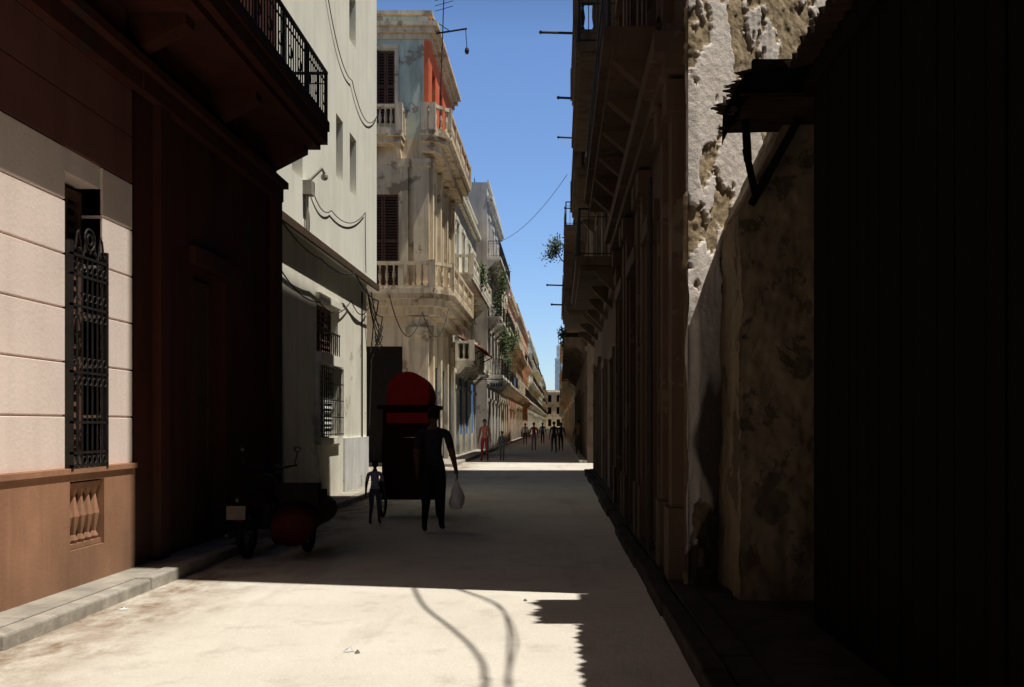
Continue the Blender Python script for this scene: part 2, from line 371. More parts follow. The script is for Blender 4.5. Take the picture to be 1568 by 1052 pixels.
# ---------------------------------------------------------------- cream corner house
XL=-4.76
e=root('cream_house'); W=MB(); f1=LF(-4.6); f2=LF(XL)
up=[(20.6,21.25,6.75,8.05),(21.95,22.65,6.75,8.05),(21.9,22.6,10.1,11.2),(17.2,17.9,6.0,6.75),(17.6,18.3,10.1,11.2)]
W.wall(f1,15.72,25.2,5.05,14,up,.3); W.quad(f1(15.72,0,5.05),f1(25.2,0,5.05),f1(25.2,-.6,5.05),f1(15.72,-.6,5.05))
W.quad((-4.6,25.2,5.05),(-14,25.2,5.05),(-14,25.2,14),(-4.6,25.2,14)); W.quad((-4.6,25.2,14),(-14,25.2,14),(-14,15.72,14),(-4.6,15.72,14))
W.obj('cream_house_upper_wall',M['cream'],e,normals=False)
lo=[(19.6,21.5,3.05,4.05),(19.6,21.5,1.35,2.8),(16.3,17.3,.13,3.2)]
W=MB(); W.wall(f2,15.72,24.7,.1,5.05,lo,.3); W.quad((XL,24.7,0),(-14,24.7,0),(-14,24.7,5.05),(XL,24.7,5.05))
W.box(19.5,21.6,.002,.12,2.82,3.03,f2); W.box(19.55,21.55,.002,.1,1.2,1.33,f2); W.box(19.5,21.6,.002,.08,4.07,4.2,f2)
W.box(19.45,19.58,.002,.07,1.34,2.81,f2);W.box(21.52,21.65,.002,.07,1.34,2.81,f2)
W.obj('cream_house_lower_wall',M['cream2'],e,normals=False)
W=MB(); W.box(22.0,24.72,.002,.05,.1,1.3,f2); W.obj('cream_house_whitewashed_base',plaster('whitewash',(.84,.83,.80),under=(.35,.45,.6),peel=.2,streak=.4,off=70,grime_shade=.3),e)
D=MB(); D.box(15.8,24.6,-9,-.3,0,13.8,f2); D.box(15.8,25.1,-.5,-.3,5.2,13.8,f1); D.obj('cream_house_core',M['dark'],e)
S=MB(); louvre(S,f2,19.6,21.5,3.06,4.04,-.15); louvre(S,f2,16.3,17.3,.14,3.2,-.15,False); S.obj('cream_house_blind',M['shr'],e)
S=MB()
for o in up: louvre(S,f1,*o,-.2)
S.obj('cream_house_shutters',M['wood'],e)
S=MB(); louvre(S,f2,19.6,21.5,1.36,2.79,-.1); S.obj('cream_house_white_louvres',M['white'],e)
G=MB()
for i in range(11): y=19.6+1.9*i/10; G.box(y-.009,y+.009,.1,.118,1.35,2.8,f2)
for z in(1.4,1.75,2.1,2.45,2.75): G.box(19.55,21.55,.098,.12,z-.01,z+.01,f2)
for i in range(11): y=19.65+1.8*i/10; G.box(y-.012,y+.012,.03,.05,3.05,3.5,f2)
G.box(19.6,21.5,.03,.05,3.48,3.52,f2)
G.obj('cream_house_window_bars',M['iron'],e)
T=MB(); T.box(15.72,25.25,.004,.06,4.98,5.12,f1); T.obj('cream_house_soffit_band',M['wood'],e)
K=MB(); K.box(17.9,18.15,.003,.16,5.75,6.0,f1); K.tube([f1(18.02,.05,5.1),f1(18.02,.05,5.75)],.03); K.tube([f1(18.02,.08,6),f1(18.1,.3,6.25),f1(18.3,.3,6.2)],.03); K.ball(f1(18.3,.3,6.15),.07)
K.obj('cream_house_junction_box',M['conc'],e)
# ---------------------------------------------------------------- cables
def cable(name,pts,r=.012,sag=0,par=None,smooth=False):
    mb=MB(); P=[]; V=[Vector(p) for p in pts]
    for k,(p,q) in enumerate(zip(V,V[1:])):
        a=V[max(k-1,0)]; d=V[min(k+2,len(V)-1)]
        for i in range(12):
            t=i/12
            if smooth: v=.5*((2*p)+(q-a)*t+(2*a-5*p+4*q-d)*t*t+(3*p-a-3*q+d)*t**3)
            else: v=p.lerp(q,t); v.z-=sag*4*t*(1-t)
            P.append(v)
    P.append(V[-1]); mb.tube(P,r,5); return mb.obj(name,M['cable'],par,True)
ce=root('facade_cables')
cable('cable_a',[(-4.5,15.8,5.0),(-4.52,19,4.75),(-4.5,22,4.95),(-4.52,25.0,4.7),(-4.66,25.1,4.2),(-4.68,24.8,3.4)],.018,.12,ce)
cable('cable_b',[(-4.68,16,4.5),(-4.68,19.5,4.0),(-4.68,22.5,4.4),(-4.68,24.6,4.5)],.012,.25,ce)
cable('cable_c',[(-4.56,18.2,6.1),(-4.56,20,5.9),(-4.56,23.5,6.6),(-4.56,23.6,5.2)],.010,.25,ce)
cable('cable_d',[(-4.56,15.9,9.2),(-4.56,19.2,10.6),(-4.56,22,9.2),(-4.56,25.1,9.4)],.010,.5,ce)
cable('cable_e',[(-4.66,24.8,4.9),(-4.5,25.0,4.0),(-4.66,24.8,3.2),(-4.69,24.7,1.5)],.016,.1,ce)
for k in range(4): cable('cable_loop_'+'abcd'[k],[(-4.66,24.2+.1*k,4.9-.1*k),(-4.4,24.9,4.3-.25*k),(-4.58,24.85,3.6+.1*k)],.014,.2,ce)
cable('cable_f',[(-4.3,25.3,4.9),(-4.1,30,5.0),(-4.2,38,6.0)],.014,.9,ce)
cable('cable_pipe',[(-4.73,24.0,.2),(-4.73,24.0,4.8)],.02,0,ce)
pe=root('overhead_power_cable')
cable('strand_a',[(1.18,9.2,7.0),(1.42,8.2,7),(1.78,7.2,7),(2.0,6.5,7),(2.12,5.8,7),(2.15,4.5,7.1),(2.2,-6,8)],.020,0,pe,True)
cable('strand_b',[(1.4,9.2,6.4),(1.75,8.4,6.2),(1.90,7.4,6.2),(1.98,6.6,6.3),(2.12,5.8,6.6),(2.2,4,6.8),(2.2,-6,8)],.013,0,pe,True)
cable('strand_c',[(1.5,9.2,6.8),(1.92,8.2,6.6),(2.12,7.0,6.6),(2.2,6.0,6.8),(2.3,4,7.1),(2.3,-6,8.2)],.010,0,pe,True)
cable('span_wire',[(-3.6,60,12.6),(.4,45,12.9)],.012,.5,root('street_wire'))
# ---------------------------------------------------------------- corner house with balustrades
e=root('corner_balcony_house'); X0=-4.95;Y0=38.0;Y1=46.6;H=17.2
ff=FF(Y0); fl=LF(X0)
front_ops=[(-6.95,-6.25,13.1,15.9),(-7.3,-6.1,6.75,10.4),(-8.8,-5.95,.13,4.6)]
W=MB(); W.wall(ff,-16,X0,12.5,H,[front_ops[0]]); W.obj('corner_house_upper_front',M['greyg'],e,normals=False)
W=MB(); W.wall(ff,-16,X0,0,12.5,front_ops[1:])
st=[(39.0,40.1,6.75,10.2),(41.4,42.5,6.75,10.2),(44,45.1,6.75,10.2)]; sg=[(39.2,40.9,.13,3.9),(42.4,43.6,.13,3.9),(44.8,46,.13,3.9)]; su=[(39.0,40.1,12.9,15.6),(41.4,42.5,12.9,15.6),(44,45.1,12.9,15.6)]
W.wall(fl,Y0,Y1,0,12.5,st+sg)
for u0,u1 in((-5.5,-4.93),(-6.02,-5.72)):
    W.box(u0,u1,.0,.14,6.7,11.4,ff); W.box(u0-.06,u1+.06,.0,.22,11.4,11.7,ff); W.box(u0-.05,u1+.05,.0,.2,6.7,7.0,ff)
W.box(-5.7,-4.94,.0,.2,.1,5.7,ff); W.box(-5.8,-4.8,.0,.3,5.0,5.3,ff)
for u in(38.2,40.7,43.1,45.8): W.box(u,u+.4,.002,.14,6.7,11.6,fl); W.box(u-.05,u+.45,.002,.2,11.6,11.8,fl); W.box(u,u+.45,.002,.16,.1,5.4,fl)
W.quad((X0,Y1,0),(-16,Y1,0),(-16,Y1,H),(X0,Y1,H)); W.quad((X0,Y1,H-.3),(-16,Y1,H-.3),(-16,Y0,H-.3),(X0,Y0,H-.3))
W.obj('corner_house_lower_walls',M['ochre'],e,normals=False)
W=MB(); W.wall(fl,Y0,Y1,12.5,H,su); W.box(-5.12,-4.952,.002,.03,12.6,16.25,ff); W.obj('corner_house_red_upper_wall',M['redw'],e,normals=False)
D=MB(); D.box(-15.8,X0-.3,Y0+.3,Y1-.1,0,H-.4); D.obj('corner_house_core',M['dark'],e)
S=MB(); louvre(S,ff,*front_ops[0],-.15); louvre(S,ff,*front_ops[1],-.1)
for o in st+su: louvre(S,fl,*o,-.12)
S.obj('corner_house_shutters',M['shr'],e)
S=MB()
for o in sg: louvre(S,fl,*o,-.15,False)
S.obj('corner_house_doors',M['shb'],e)
def L(poly,z0,z1,mb): mb.prism(poly,z0,z1)
B=MB()
def foot(o,x0=-12,y1=46.4): return [(x0,Y0-.003),(x0,Y0-.95-o),(X0+.25,Y0-.95-o),(X0+.95+o,Y0-.1-o*.4),(X0+.95+o,y1),(X0+.003,y1),(X0+.003,Y0-.003)]
L(foot(.05),6.5,6.68,B); L(foot(-.05),6.3,6.498,B); L(foot(-.25),6.05,6.298,B); L(foot(-.55),5.75,6.048,B)
def foot2(o,x0,y1): return [(x0,Y0-.003),(x0,Y0-.85-o),(X0+.25,Y0-.85-o),(X0+.85+o,Y0-.1-o*.4),(X0+.85+o,y1),(X0+.003,y1),(X0+.003,Y0-.003)]
L(foot2(.03,-5.15,46.4),12.42,12.6,B); L(foot2(-.1,-5.15,46.4),12.22,12.418,B); L(foot2(-.35,-5.15,46.4),11.9,12.218,B)
B.box(-7.3,-5.85,.0,.8,12.42,12.6,ff); B.box(-7.25,-5.9,.0,.6,12.2,12.418,ff)
for x in(-7.1,-6.05): B.hull([(x-.08,Y0,11.5),(x-.08,Y0,12.2),(x-.08,Y0-.6,12.2),(x-.08,Y0-.5,12.05)],[(x+.08,Y0,11.5),(x+.08,Y0,12.2),(x+.08,Y0-.6,12.2),(x+.08,Y0-.5,12.05)])
p=foot(-.08); balustrade(B,[p[1],p[2],p[3],p[4]],6.68,1.0,.26)
p=foot2(-.08,-5.1,46.4); balustrade(B,[(p[0][0]+.1,Y0-.1),(p[1][0]+.1,p[1][1]),p[2],p[3],p[4]],12.6,.98,.26)
balustrade(B,[(-7.2,Y0-.1),(-7.2,Y0-.72),(-5.95,Y0-.72),(-5.95,Y0-.1)],12.6,.98,.2)
for o,z0,z1 in((.0,16.3,16.5),(.15,16.502,16.7),(.3,16.702,16.85),(.05,17.2,17.35)): B.prism([(-16.2,Y1),(-16.2,Y0-.1-o),(X0+.1+o,Y0-.1-o),(X0+.1+o,Y1),(X0-.1,Y1),(X0-.1,Y0+.2),(-16,Y0+.2),(-16,Y1)],z0,z1)
B.box(-7.1,-6.1,.0,.06,15.93,16.1,ff)
for a,b in((-7.1,-6.96),(-6.24,-6.1)): B.box(a,b,.0,.06,12.62,15.92,ff)
B.obj('corner_house_balconies_and_cornice',M['stone'],e)
I=MB(); I.tube([(X0,38.3,16.6),(-3.5,38.1,16.75)],.035); I.tube([(X0+.1,38.3,17.2),(-4.2,38.15,16.7)],.02); I.tube([(-3.55,38.1,16.75),(-3.5,38.1,16.0)],.015); I.ball((-3.5,38.1,15.9),.09,8,(1,1,1.6))
I.tube([(-4.6,38.4,12.6),(-4.4,38.3,18.2)],.02)
for j in range(3): I.tube([(-4.75,38.3,17.9-.2*j),(-4.05,38.3,18.1-.2*j)],.012)
I.obj('corner_house_bracket_lamp',M['iron'],e)
# ---------------------------------------------------------------- rows
spec=[(46.8,59.8,-4.95,13.6,3,0,'shb','stone',.9),(60,73.4,-4.3,16.2,4,1,'shg','iron',.9),(73.6,88,-4.5,14.6,3,2,'shr','iron',1.0),(88.2,104,-4.4,13.8,3,3,'shg','stone',.9),
 (104.2,122,-4.4,14.2,3,4,'shb','iron',.9),(122.2,145,-4.5,14.6,3,5,'shr','iron',.9),(145.2,175,-4.4,15.2,4,7,'shg','iron',.9),(175.2,215,-4.4,15.4,4,0,'shr','iron',.9),(215.2,270,-4.5,14.2,3,2,'shb','iron',.9),(270.2,342,-4.4,15,4,4,'shg','iron',.9)]
for i,(a,b,x,h,n,wm,sm,rl,bx) in enumerate(spec):
    e=building('balcony_house','L',a,b,x,h,n,walls[wm],(walls[0],walls[2],walls[4],walls[7],M['stone'])[i%5],M[sm],bx,seed=i+3,rail=rl,slats=a<110,gap=2.7 if a<110 else 3.2,door=M['shb'] if i in(0,3) else None)
    if i==0:
        fx=LF(x); P=MB();Q=MB(); cs=[48.425,51.675,54.925,58.175]; u=46.85
        for k,c in enumerate(cs+[60.5]):
            dw=.65 if k%2 else .8
            P.box(u,min(c-dw-.2,59.75),.003,.03,1.1,3.9,fx); Q.box(u,min(c-dw-.2,59.75),.003,.04,.1,1.095,fx); u=c+dw+.2
        P.obj('balcony_house_blue_shopfront',M['shb'],e); Q.obj('balcony_house_ochre_plinth',M['ochre'],e)
spec=[(19.45,27,1.2,14.3,3,8,'dgreen','iron',.85,4.9),(27.2,33.5,1.2,17.0,4,4,'dgreen','stone',1.0,4.9),(41.2,54,1.2,15.5,3,4,'shg','iron',.95,5.2),(54.2,70,1.2,14.6,3,6,'shr','iron',.95,5),(70.2,90,1.15,15.4,4,1,'shg','iron',.9,4.6),(90.2,115,1.2,14.2,3,3,'shr','iron',.9,4.6),(115.2,150,1.1,15.2,4,4,'shg','iron',.9,4.6),(150.2,200,1.1,14.2,3,2,'shr','iron',.9,4.6),(200.2,270,1.1,15,4,6,'shg','iron',.9,4.6),(270.2,342,1.1,14,3,7,'shr','iron',.9,4.6)]
for i,(a,b,x,h,n,wm,sm,rl,bx,zg) in enumerate(spec):
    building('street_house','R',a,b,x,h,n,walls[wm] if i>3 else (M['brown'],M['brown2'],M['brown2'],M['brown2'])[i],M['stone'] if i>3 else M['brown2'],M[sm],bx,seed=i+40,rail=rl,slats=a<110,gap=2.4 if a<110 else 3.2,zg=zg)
building('street_house','L',-60,-12.2,-4.45,15,3,M['brown2'],M['brown2'],M['shr'],.9,seed=70,slats=False,gap=3)  # unseen street continuation behind the camera, added to cut sky light
building('street_house','R',-60,-10.3,1.3,15,3,M['brown2'],M['brown2'],M['shr'],.9,seed=71,slats=False,gap=3)
building('added_lot_house','R',-10,10.9,10.5,17,4,M['brown2'],M['brown2'],M['shr'],.8,seed=72,slats=False,gap=3,depth=10)  # unseen house added behind the lot to hold back low sky light
e=root('end_of_street_building'); W=MB(); fe=FF(345); ops_=[(x-.6,x+.6,z,z+2.4) for x in range(-18,20,3) for z in(1,5.2,9.4)]
W.wall(fe,-20,20,0,13.5,ops_,.3); W.box(-20.2,20.2,.01,.5,12.6,12.9,fe); W.obj('end_building_front',walls[4],e,normals=False)
W=MB(); W.box(-19.9,19.9,345.3,358,0,13.3); W.obj('end_building_core',M['dark'],e)
e=root('added_rear_building'); W=MB(); fe=lambda u,v,z:(u,-62+v,z); W.wall(fe,-25,22,0,19,[(x-.6,x+.6,z,z+2.4) for x in range(-18,20,3) for z in(1,5.2,9.4,13.6)],.3); W.obj('added_rear_front',M['brown2'],e,normals=False)  # unseen building added behind the camera to close off the sky
W=MB(); W.box(-25,22,-75,-62.3,0,18.9); W.obj('added_rear_core',M['dark'],e)
e=root('distant_tower'); W=MB(); W.box(-1.6,1.8,470,474,0,33,); W.box(-.9,1.1,471,473,33,39); W.box(-.1,.3,471.8,472.2,39,46)
for z in range(14,33,3): W.box(-1.75,1.95,469.7,470,z,z+.6)
W.obj('tower_shaft',walls[6],e)
# ---------------------------------------------------------------- right tall house
e=root('pilastered_house'); Yc=9.2; W=MB(); fr=RF(1.2); Ht=20.2; YK=Yc+2.0; YZ=19.3
dops=[(11.3,12.7,.13,3.9),(14.2,15.6,.13,3.9),(17.2,18.6,.13,3.9),(11.4,12.6,6.2,9.2),(14.3,15.5,6.2,9.2),(17.3,18.5,6.2,9.2),(11.4,12.6,11.2,14),(14.3,15.5,11.2,14),(17.3,18.5,11.2,14)]
W.wall(fr,Yc,YZ,0,Ht,dops,.35)
for u in(9.55,10.4,12.95,13.7,15.9,16.6,18.85):
    W.box(u,u+.3,.002,.11,.1,4.9,fr); W.box(u-.05,u+.35,.002,.15,.1,.8,fr); W.box(u-.05,u+.35,.002,.17,4.6,4.9,fr); W.box(u+.02,u+.28,.002,.1,5.9,19.5,fr)
for o in dops:
    a,b,c,d=o; W.box(a-.15,a-.003,.002,.08,c,d,fr); W.box(b+.003,b+.15,.002,.08,c,d,fr); W.box(a-.2,b+.2,.002,.14,d+.003,d+.22,fr)
W.box(Yc+.15,YZ,.002,.2,4.95,5.1,fr); W.box(Yc+.15,YZ,.002,.3,5.102,5.3,fr); W.box(Yc+.1,YZ,.002,.12,9.9,10.1,fr)
W.quad((1.2,YZ,0),(14,YZ,0),(14,YZ,Ht),(1.2,YZ,Ht)); W.quad((1.2,YZ,Ht),(14,YZ,Ht),(14,YK+.05,Ht),(3.25,YK+.05,Ht),(1.2,Yc,Ht))
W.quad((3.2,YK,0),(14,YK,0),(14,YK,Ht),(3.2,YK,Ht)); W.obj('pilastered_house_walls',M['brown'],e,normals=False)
D=MB(); D.prism([(1.56,10.2),(3.3,11.9),(13.8,11.9),(13.8,19.1),(1.56,19.1)],0,20.0); D.obj('pilastered_house_core',M['dark'],e)
S=MB()
for o in dops[:3]: louvre(S,fr,*o,-.2,False)
for o in dops[3:]: louvre(S,fr,*o,-.15)
S.obj('pilastered_house_doors',M['dgreen'],e)
B=MB(); B.box(11,19.2,.12,.7,5.85,6.0,fr); B.box(11,19.2,.12,.6,5.7,5.848,fr)
for y in [11.3+1.35*i for i in range(6)]: B.hull([fr(y-.1,.12,5.3),fr(y-.1,.12,5.698),fr(y-.1,.58,5.698)],[fr(y+.1,.12,5.3),fr(y+.1,.12,5.698),fr(y+.1,.58,5.698)])
B.box(11,19.2,.12,.7,10.7,10.9,fr); B.obj('pilastered_house_balcony',M['brown'],e)
I=MB(); ironrail(I,[(.56,11.05),(.56,19.15)],6.0,.9,.13); ironrail(I,[(.56,11.05),(.56,19.15)],10.9,.9,.13)
I.tube([fr(10.9,.2,4.3),fr(10.9,.2,.2)],.03); I.obj('pilastered_house_railing',M['iron'],e)
def sm(t,a,b): t=max(0,min(1,(t-a)/(b-a))); return t*t*(3-2*t)
me=bpy.data.meshes.new('peel'); V=[];F=[];A=[];A2=[]
nu,nz=150,560; Lf=2.83; n_=Vector((.7071,-.7071,0)); t_=Vector((.7071,.7071,0))
for j in range(nz+1):
    z=8.0*j/nz
    for i in range(nu+1):
        u=Lf*i/nu
        f=noise.fractal(Vector((u*1.5+3,z*.85+1.5,2.3)),.85,2.1,8)
        f2=noise.fractal(Vector((u*.9+13,z*.5,7.3)),1.0,2.1,5)
        mask=sm(f+.06+.07*sm(z,4.4,5.2)-.08*sm(z,3.2,2.4),-.02,.02)
        rb=sm(z,4.2,4.8)*sm(f2,-.05,.1); rib=math.sin(u*62+3*f2)*rb
        fine=noise.fractal(Vector((u*16,z*16,1)),.9,2.1,5)
        ex=noise.fractal(Vector((u*7,z*7,4)),.9,2.1,5)
        d=mask*.03+(1-mask)*ex*.016+fine*.005+f2*.012+rib*.007*mask
        edge=max(0,1-u/.12); d-=edge*(.05+.05*noise.noise(Vector((z*2,0,5))))
        p=Vector((1.2,Yc,z))+t_*u+n_*d; V.append(p); A.append(mask)
        gr=sm(z+f2*1.2,3.1,2.2)*sm(u+.25*noise.noise(Vector((z*1.7,3,5))),.10,.22)  # buttress shade coloured into the lower wall; corner strip left pale as sunlit
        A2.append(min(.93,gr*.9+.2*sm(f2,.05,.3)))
for j in range(nz):
    for i in range(nu):
        a=j*(nu+1)+i; F.append((a,a+1,a+nu+2,a+nu+1))
me.from_pydata(V,[],F)
at=me.attributes.new('peel','FLOAT','POINT'); at.data.foreach_set('value',A)
at=me.attributes.new('grime_shade','FLOAT','POINT'); at.data.foreach_set('value',A2); me.materials.append(M['peel'])
for p in me.polygons: p.use_smooth=True
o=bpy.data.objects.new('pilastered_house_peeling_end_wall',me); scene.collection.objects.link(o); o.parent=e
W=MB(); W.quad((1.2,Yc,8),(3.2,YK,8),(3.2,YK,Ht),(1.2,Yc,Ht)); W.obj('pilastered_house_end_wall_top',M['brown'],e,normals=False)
# buttress
e=root('plaster_buttress'); me=bpy.data.meshes.new('b'); bm=bmesh.new()
def gridface(P,Q,R_,S_,nu,nv,nrm):
    rows=[]
    for j in range(nv+1):
        row=[]
        for i in range(nu+1):
            s=i/nu;t=j/nv
            p=(Vector(P)*(1-s)+Vector(Q)*s)*(1-t)+(Vector(S_)*(1-s)+Vector(R_)*s)*t
            d=noise.fractal(p*1.3,1,2.1,5)*.06+noise.fractal(p*7,1,2.1,5)*.02
            row.append(bm.verts.new(p+Vector((d*.6,-abs(d)*.9,0))))
        rows.append(row)
    for j in range(nv):
        for i in range(nu): bm.faces.new((rows[j][i],rows[j][i+1],rows[j+1][i+1],rows[j+1][i]))
gridface((1.55,8.5,0),(2.3,8.5,0),(2.3,8.5,4.95),(1.55,8.5,3.4),40,200,0)
gridface((1.55,8.5,0),(1.55,9.9,0),(1.55,9.9,3.4),(1.55,8.5,3.4),60,150,0)
gridface((1.55,8.5,3.4),(2.3,8.5,4.95),(2.3,10.4,4.95),(1.55,9.9,3.4),30,40,0)
gridface((2.3,8.5,0),(2.3,10.4,0),(2.3,10.4,4.95),(2.3,8.5,4.95),8,20,0)
bmesh.ops.remove_doubles(bm,verts=bm.verts,dist=.002)
bm.to_mesh(me); bm.free()
for p in me.polygons: p.use_smooth=True
me.materials.append(plaster('stained_buttress_plaster',(.13,.10,.068),under=(.05,.038,.026),peel=.6,streak=.8,off=90,psc=2))
o=bpy.data.objects.new('buttress_body',me); scene.collection.objects.link(o); o.parent=e
e=root('added_lot_wall'); W=MB(); W.box(2.52,2.8,7.0,8.9,0,6.1); W.box(2.48,2.84,7.0,8.92,6.1,6.2); W.obj('added_lot_wall_masonry',M['brown'],e)  # unseen wall added to keep sun off the ground beside the shed
# ---------------------------------------------------------------- corrugated shed on the right
e=root('corrugated_shed'); W=MB()
y=-10
while y<7.5:
    w=R.uniform(.16,.22); W.box(1.92+R.uniform(0,.015),1.99,y,min(y+w-.008,7.6),0,4.36,); y+=w
W.box(1.96,6,7.55,7.6,0,4.3); W.box(6,6.1,-10,7.6,0,4.3)
W.box(1.88,2.0,-10,7.6,4.1,4.25)
W.obj('shed_board_walls',M['black'],e)
def corr(x0,x1,y0,y1,z0,z1,pitch=.16,amp=.03,rag=0,seed=1):
    mb=MB(); n=int((y1-y0)/pitch*8); rr=random.Random(seed); m=8
    for i in range(n+1):
        y=y0+(y1-y0)*i/n; dz=amp*math.sin(2*math.pi*y/pitch); r0=rr.uniform(-rag,rag)+rag*math.sin(y*13)
        for k in range(m+1):
            s=k/m; x=x0+(x1-x0)*s+(r0 if k==0 else 0)
            for th in(0,.006): mb.v.append((x,y,z0+(z1-z0)*s+dz+th))
    c=(m+1)*2
    for i in range(n):
        for k in range(m):
            a=i*c+k*2
            mb.f.append((a,a+2,a+2+c,a+c)); mb.f.append((a+1,a+3,a+3+c,a+1+c))
    for i in range(n): mb.f.append((i*c,i*c+1,i*c+c+1,i*c+c))
    return mb
corr(1.75,6.2,-10,7.62,4.34,5.2,.165,.04,.012).obj('shed_corrugated_roof',M['rust'],e,True)
corr(1.40,2.3,7.66,8.75,4.32,4.5,.11,.018,.045,5).obj('shed_torn_canopy_sheet',M['rust'],e,True)
corr(1.46,2.3,7.66,8.70,4.15,4.17,.10,.012,.05,9).obj('shed_torn_canopy_ceiling',M['rust'],e,True)
W=MB(); W.box(1.5,2.25,7.68,7.74,4.15,4.42); W.box(1.48,1.54,7.7,8.6,4.16,4.3); W.beam((2.0,8.3,4.14),(1.62,8.36,3.45),.09,.06); W.beam((1.58,8.3,3.8),(1.56,8.3,4.14),.06,.05); W.beam((1.56,8.3,3.9),(1.66,8.36,3.5),.05,.05)
for i in range(13):
    y=7.7+i*.08; W.hull([(1.43,y,4.32),(1.47,y+.05,4.32),(1.47,y+.09,4.32)],[(1.43+R.uniform(-.03,.03),y+.02,4.13-R.uniform(0,.12)),(1.46,y+.04,4.13),(1.46,y+.06,4.13)])
W.obj('shed_canopy_frame',M['black'],e)
# ---------------------------------------------------------------- poles, canopy, signs, plants
def polejut(x0,y,z,x1,r=.04):
    e=root('balcony_pole'); m=MB(); m.tube([(x0,y,z),(x1,y,z+.05)],r,6); m.ball((x1,y,z+.05),r*1.6,6); m.ball((x0,y,z),r*2.2,6); m.obj('pole',M['iron'],e)
for y,px,py in((32,828,52),(33,855,152),(44,855,212),(50,838,438),(46,845,468),(60,865,320),(72,862,365)):
    polejut(1.2,y,1.6+(650-py)*y/1524,(px-855)*y/1524)
def leaves(name,c,r,n,s,seed,drop=0):
    rr=random.Random(seed); mb=MB()
    cl=[(Vector((rr.gauss(0,.5)*r[0],rr.gauss(0,.5)*r[1],rr.gauss(0,.5)*r[2])),rr.uniform(.25,.5)) for _ in range(9)]
    for _ in range(n):
        q,cr=rr.choice(cl); p=Vector(c)+q+Vector((rr.gauss(0,1)*r[0],rr.gauss(0,1)*r[1],rr.gauss(0,1)*r[2]))*cr
        a=Vector((rr.gauss(0,1),rr.gauss(0,1),rr.gauss(0,1))).normalized()*s*rr.uniform(.6,1.3); b=a.orthogonal().normalized()*s*.45
        mb.quad(p-a,p+b,p+a,p-b)
    e=root(name); mb.obj(name+'_leaves',M['leaf'],e,normals=False)
    t=MB()
    for q,cr in cl: t.tube([Vector(c)-Vector((0,0,r[2])),Vector(c)+q*.5,Vector(c)+q],[.03,.02,.008],5)
    t.obj(name+'_stems',M['wood'],e); return e
pl=leaves('balcony_shrub',(-.15,60,12.3),(.5,.4,.5),520,.1,3)
m=MB(); m.tube([(.5,60,11.3),(.2,60,11.5),(-.1,60,12)],.04); m.obj('balcony_shrub_branch',M['wood'],pl)
for i,(x,y,z,a) in enumerate([(-3.55,61,9.8,.9),(-3.5,66,7.2,.9),(-3.6,70,5.6,.8),(-3.5,76,8,.9),(.6,47,5.9,.4),(-4.0,52,9.5,.5)]): leaves('balcony_plant',(x,y,z),(.35,.9,a),500,.1,20+i)
e=root('rusty_canopy'); m=corr(-3.55,-4.92,47.5,54,5.2,5.9,.18,.03,.03,4); m.obj('canopy_sheet',M['rust2'],e,True)
m=MB()
for y in(47.6,50.7,53.8): m.tube([(-3.6,y,5.2),(-4.93,y,4.5)],.03)
m.obj('canopy_struts',M['iron'],e)
e=root('shop_sign'); m=MB(); m.box(-3.75,-2.95,53.9,53.98,3.55,3.95); m.obj('sign_panel',M['white'],e,bevel=.01); m=MB(); m.tube([(-4.95,53.94,4.05),(-2.95,53.94,4.05)],.025)
for x in(-3.6,-3.1): m.tube([(x,53.94,3.9),(x,53.94,4.05)],.012)
for k in range(5): m.box(-3.65+.13*k,-3.57+.13*k,53.885,53.898,3.66,3.84)
m.obj('sign_bracket',M['iron'],e)
for i,(x,y,z,c) in enumerate([(-3.35,78,9.6,'white'),(-3.4,93,8.6,'redp'),(-3.5,80,5.4,'shb'),(.27,44,11,'white'),(-3.4,110,9,'white')]):
    e=root('hanging_laundry'); m=MB(); m.tube([(x,y-1,z+.02),(x,y+1.2,z+.02)],.01,4); m.obj('line',M['cable'],e)
    m=MB()
    for k in range(3):
        y0=y-.8+k*.65; h=.5+.2*((k*7+i)%3); N=6
        for a in range(N):
            for b in range(4):
                f=lambda s,t:(x+.04*math.sin(s*9+i+k)*t,y0+.5*s,z-h*t)
                m.quad(f(a/N,b/4),f((a+1)/N,b/4),f((a+1)/N,(b+1)/4),f(a/N,(b+1)/4))
    m.obj('cloth',M[c],e,True,normals=False)
for (x,y,s,c) in((-1.47,7.0,.045,'white'),(-3.75,8.6,.06,'white'),(-1.4,6.95,.03,'plate'),(-2.6,12.8,.05,'white'),(-.3,9.0,.02,'plate')):
    m=MB(); pts=[Vector((x+s*math.cos(a)*R.uniform(.5,1.1),y+s*math.sin(a)*R.uniform(.5,1.1),.008)) for a in [k*.9 for k in range(7)]]
    for a,b in zip(pts,pts[1:]+pts[:1]): m.quad(a,b,(x,y,.02+R.uniform(0,.015)))
    m.obj('paper_litter',M[c],None,normals=False)
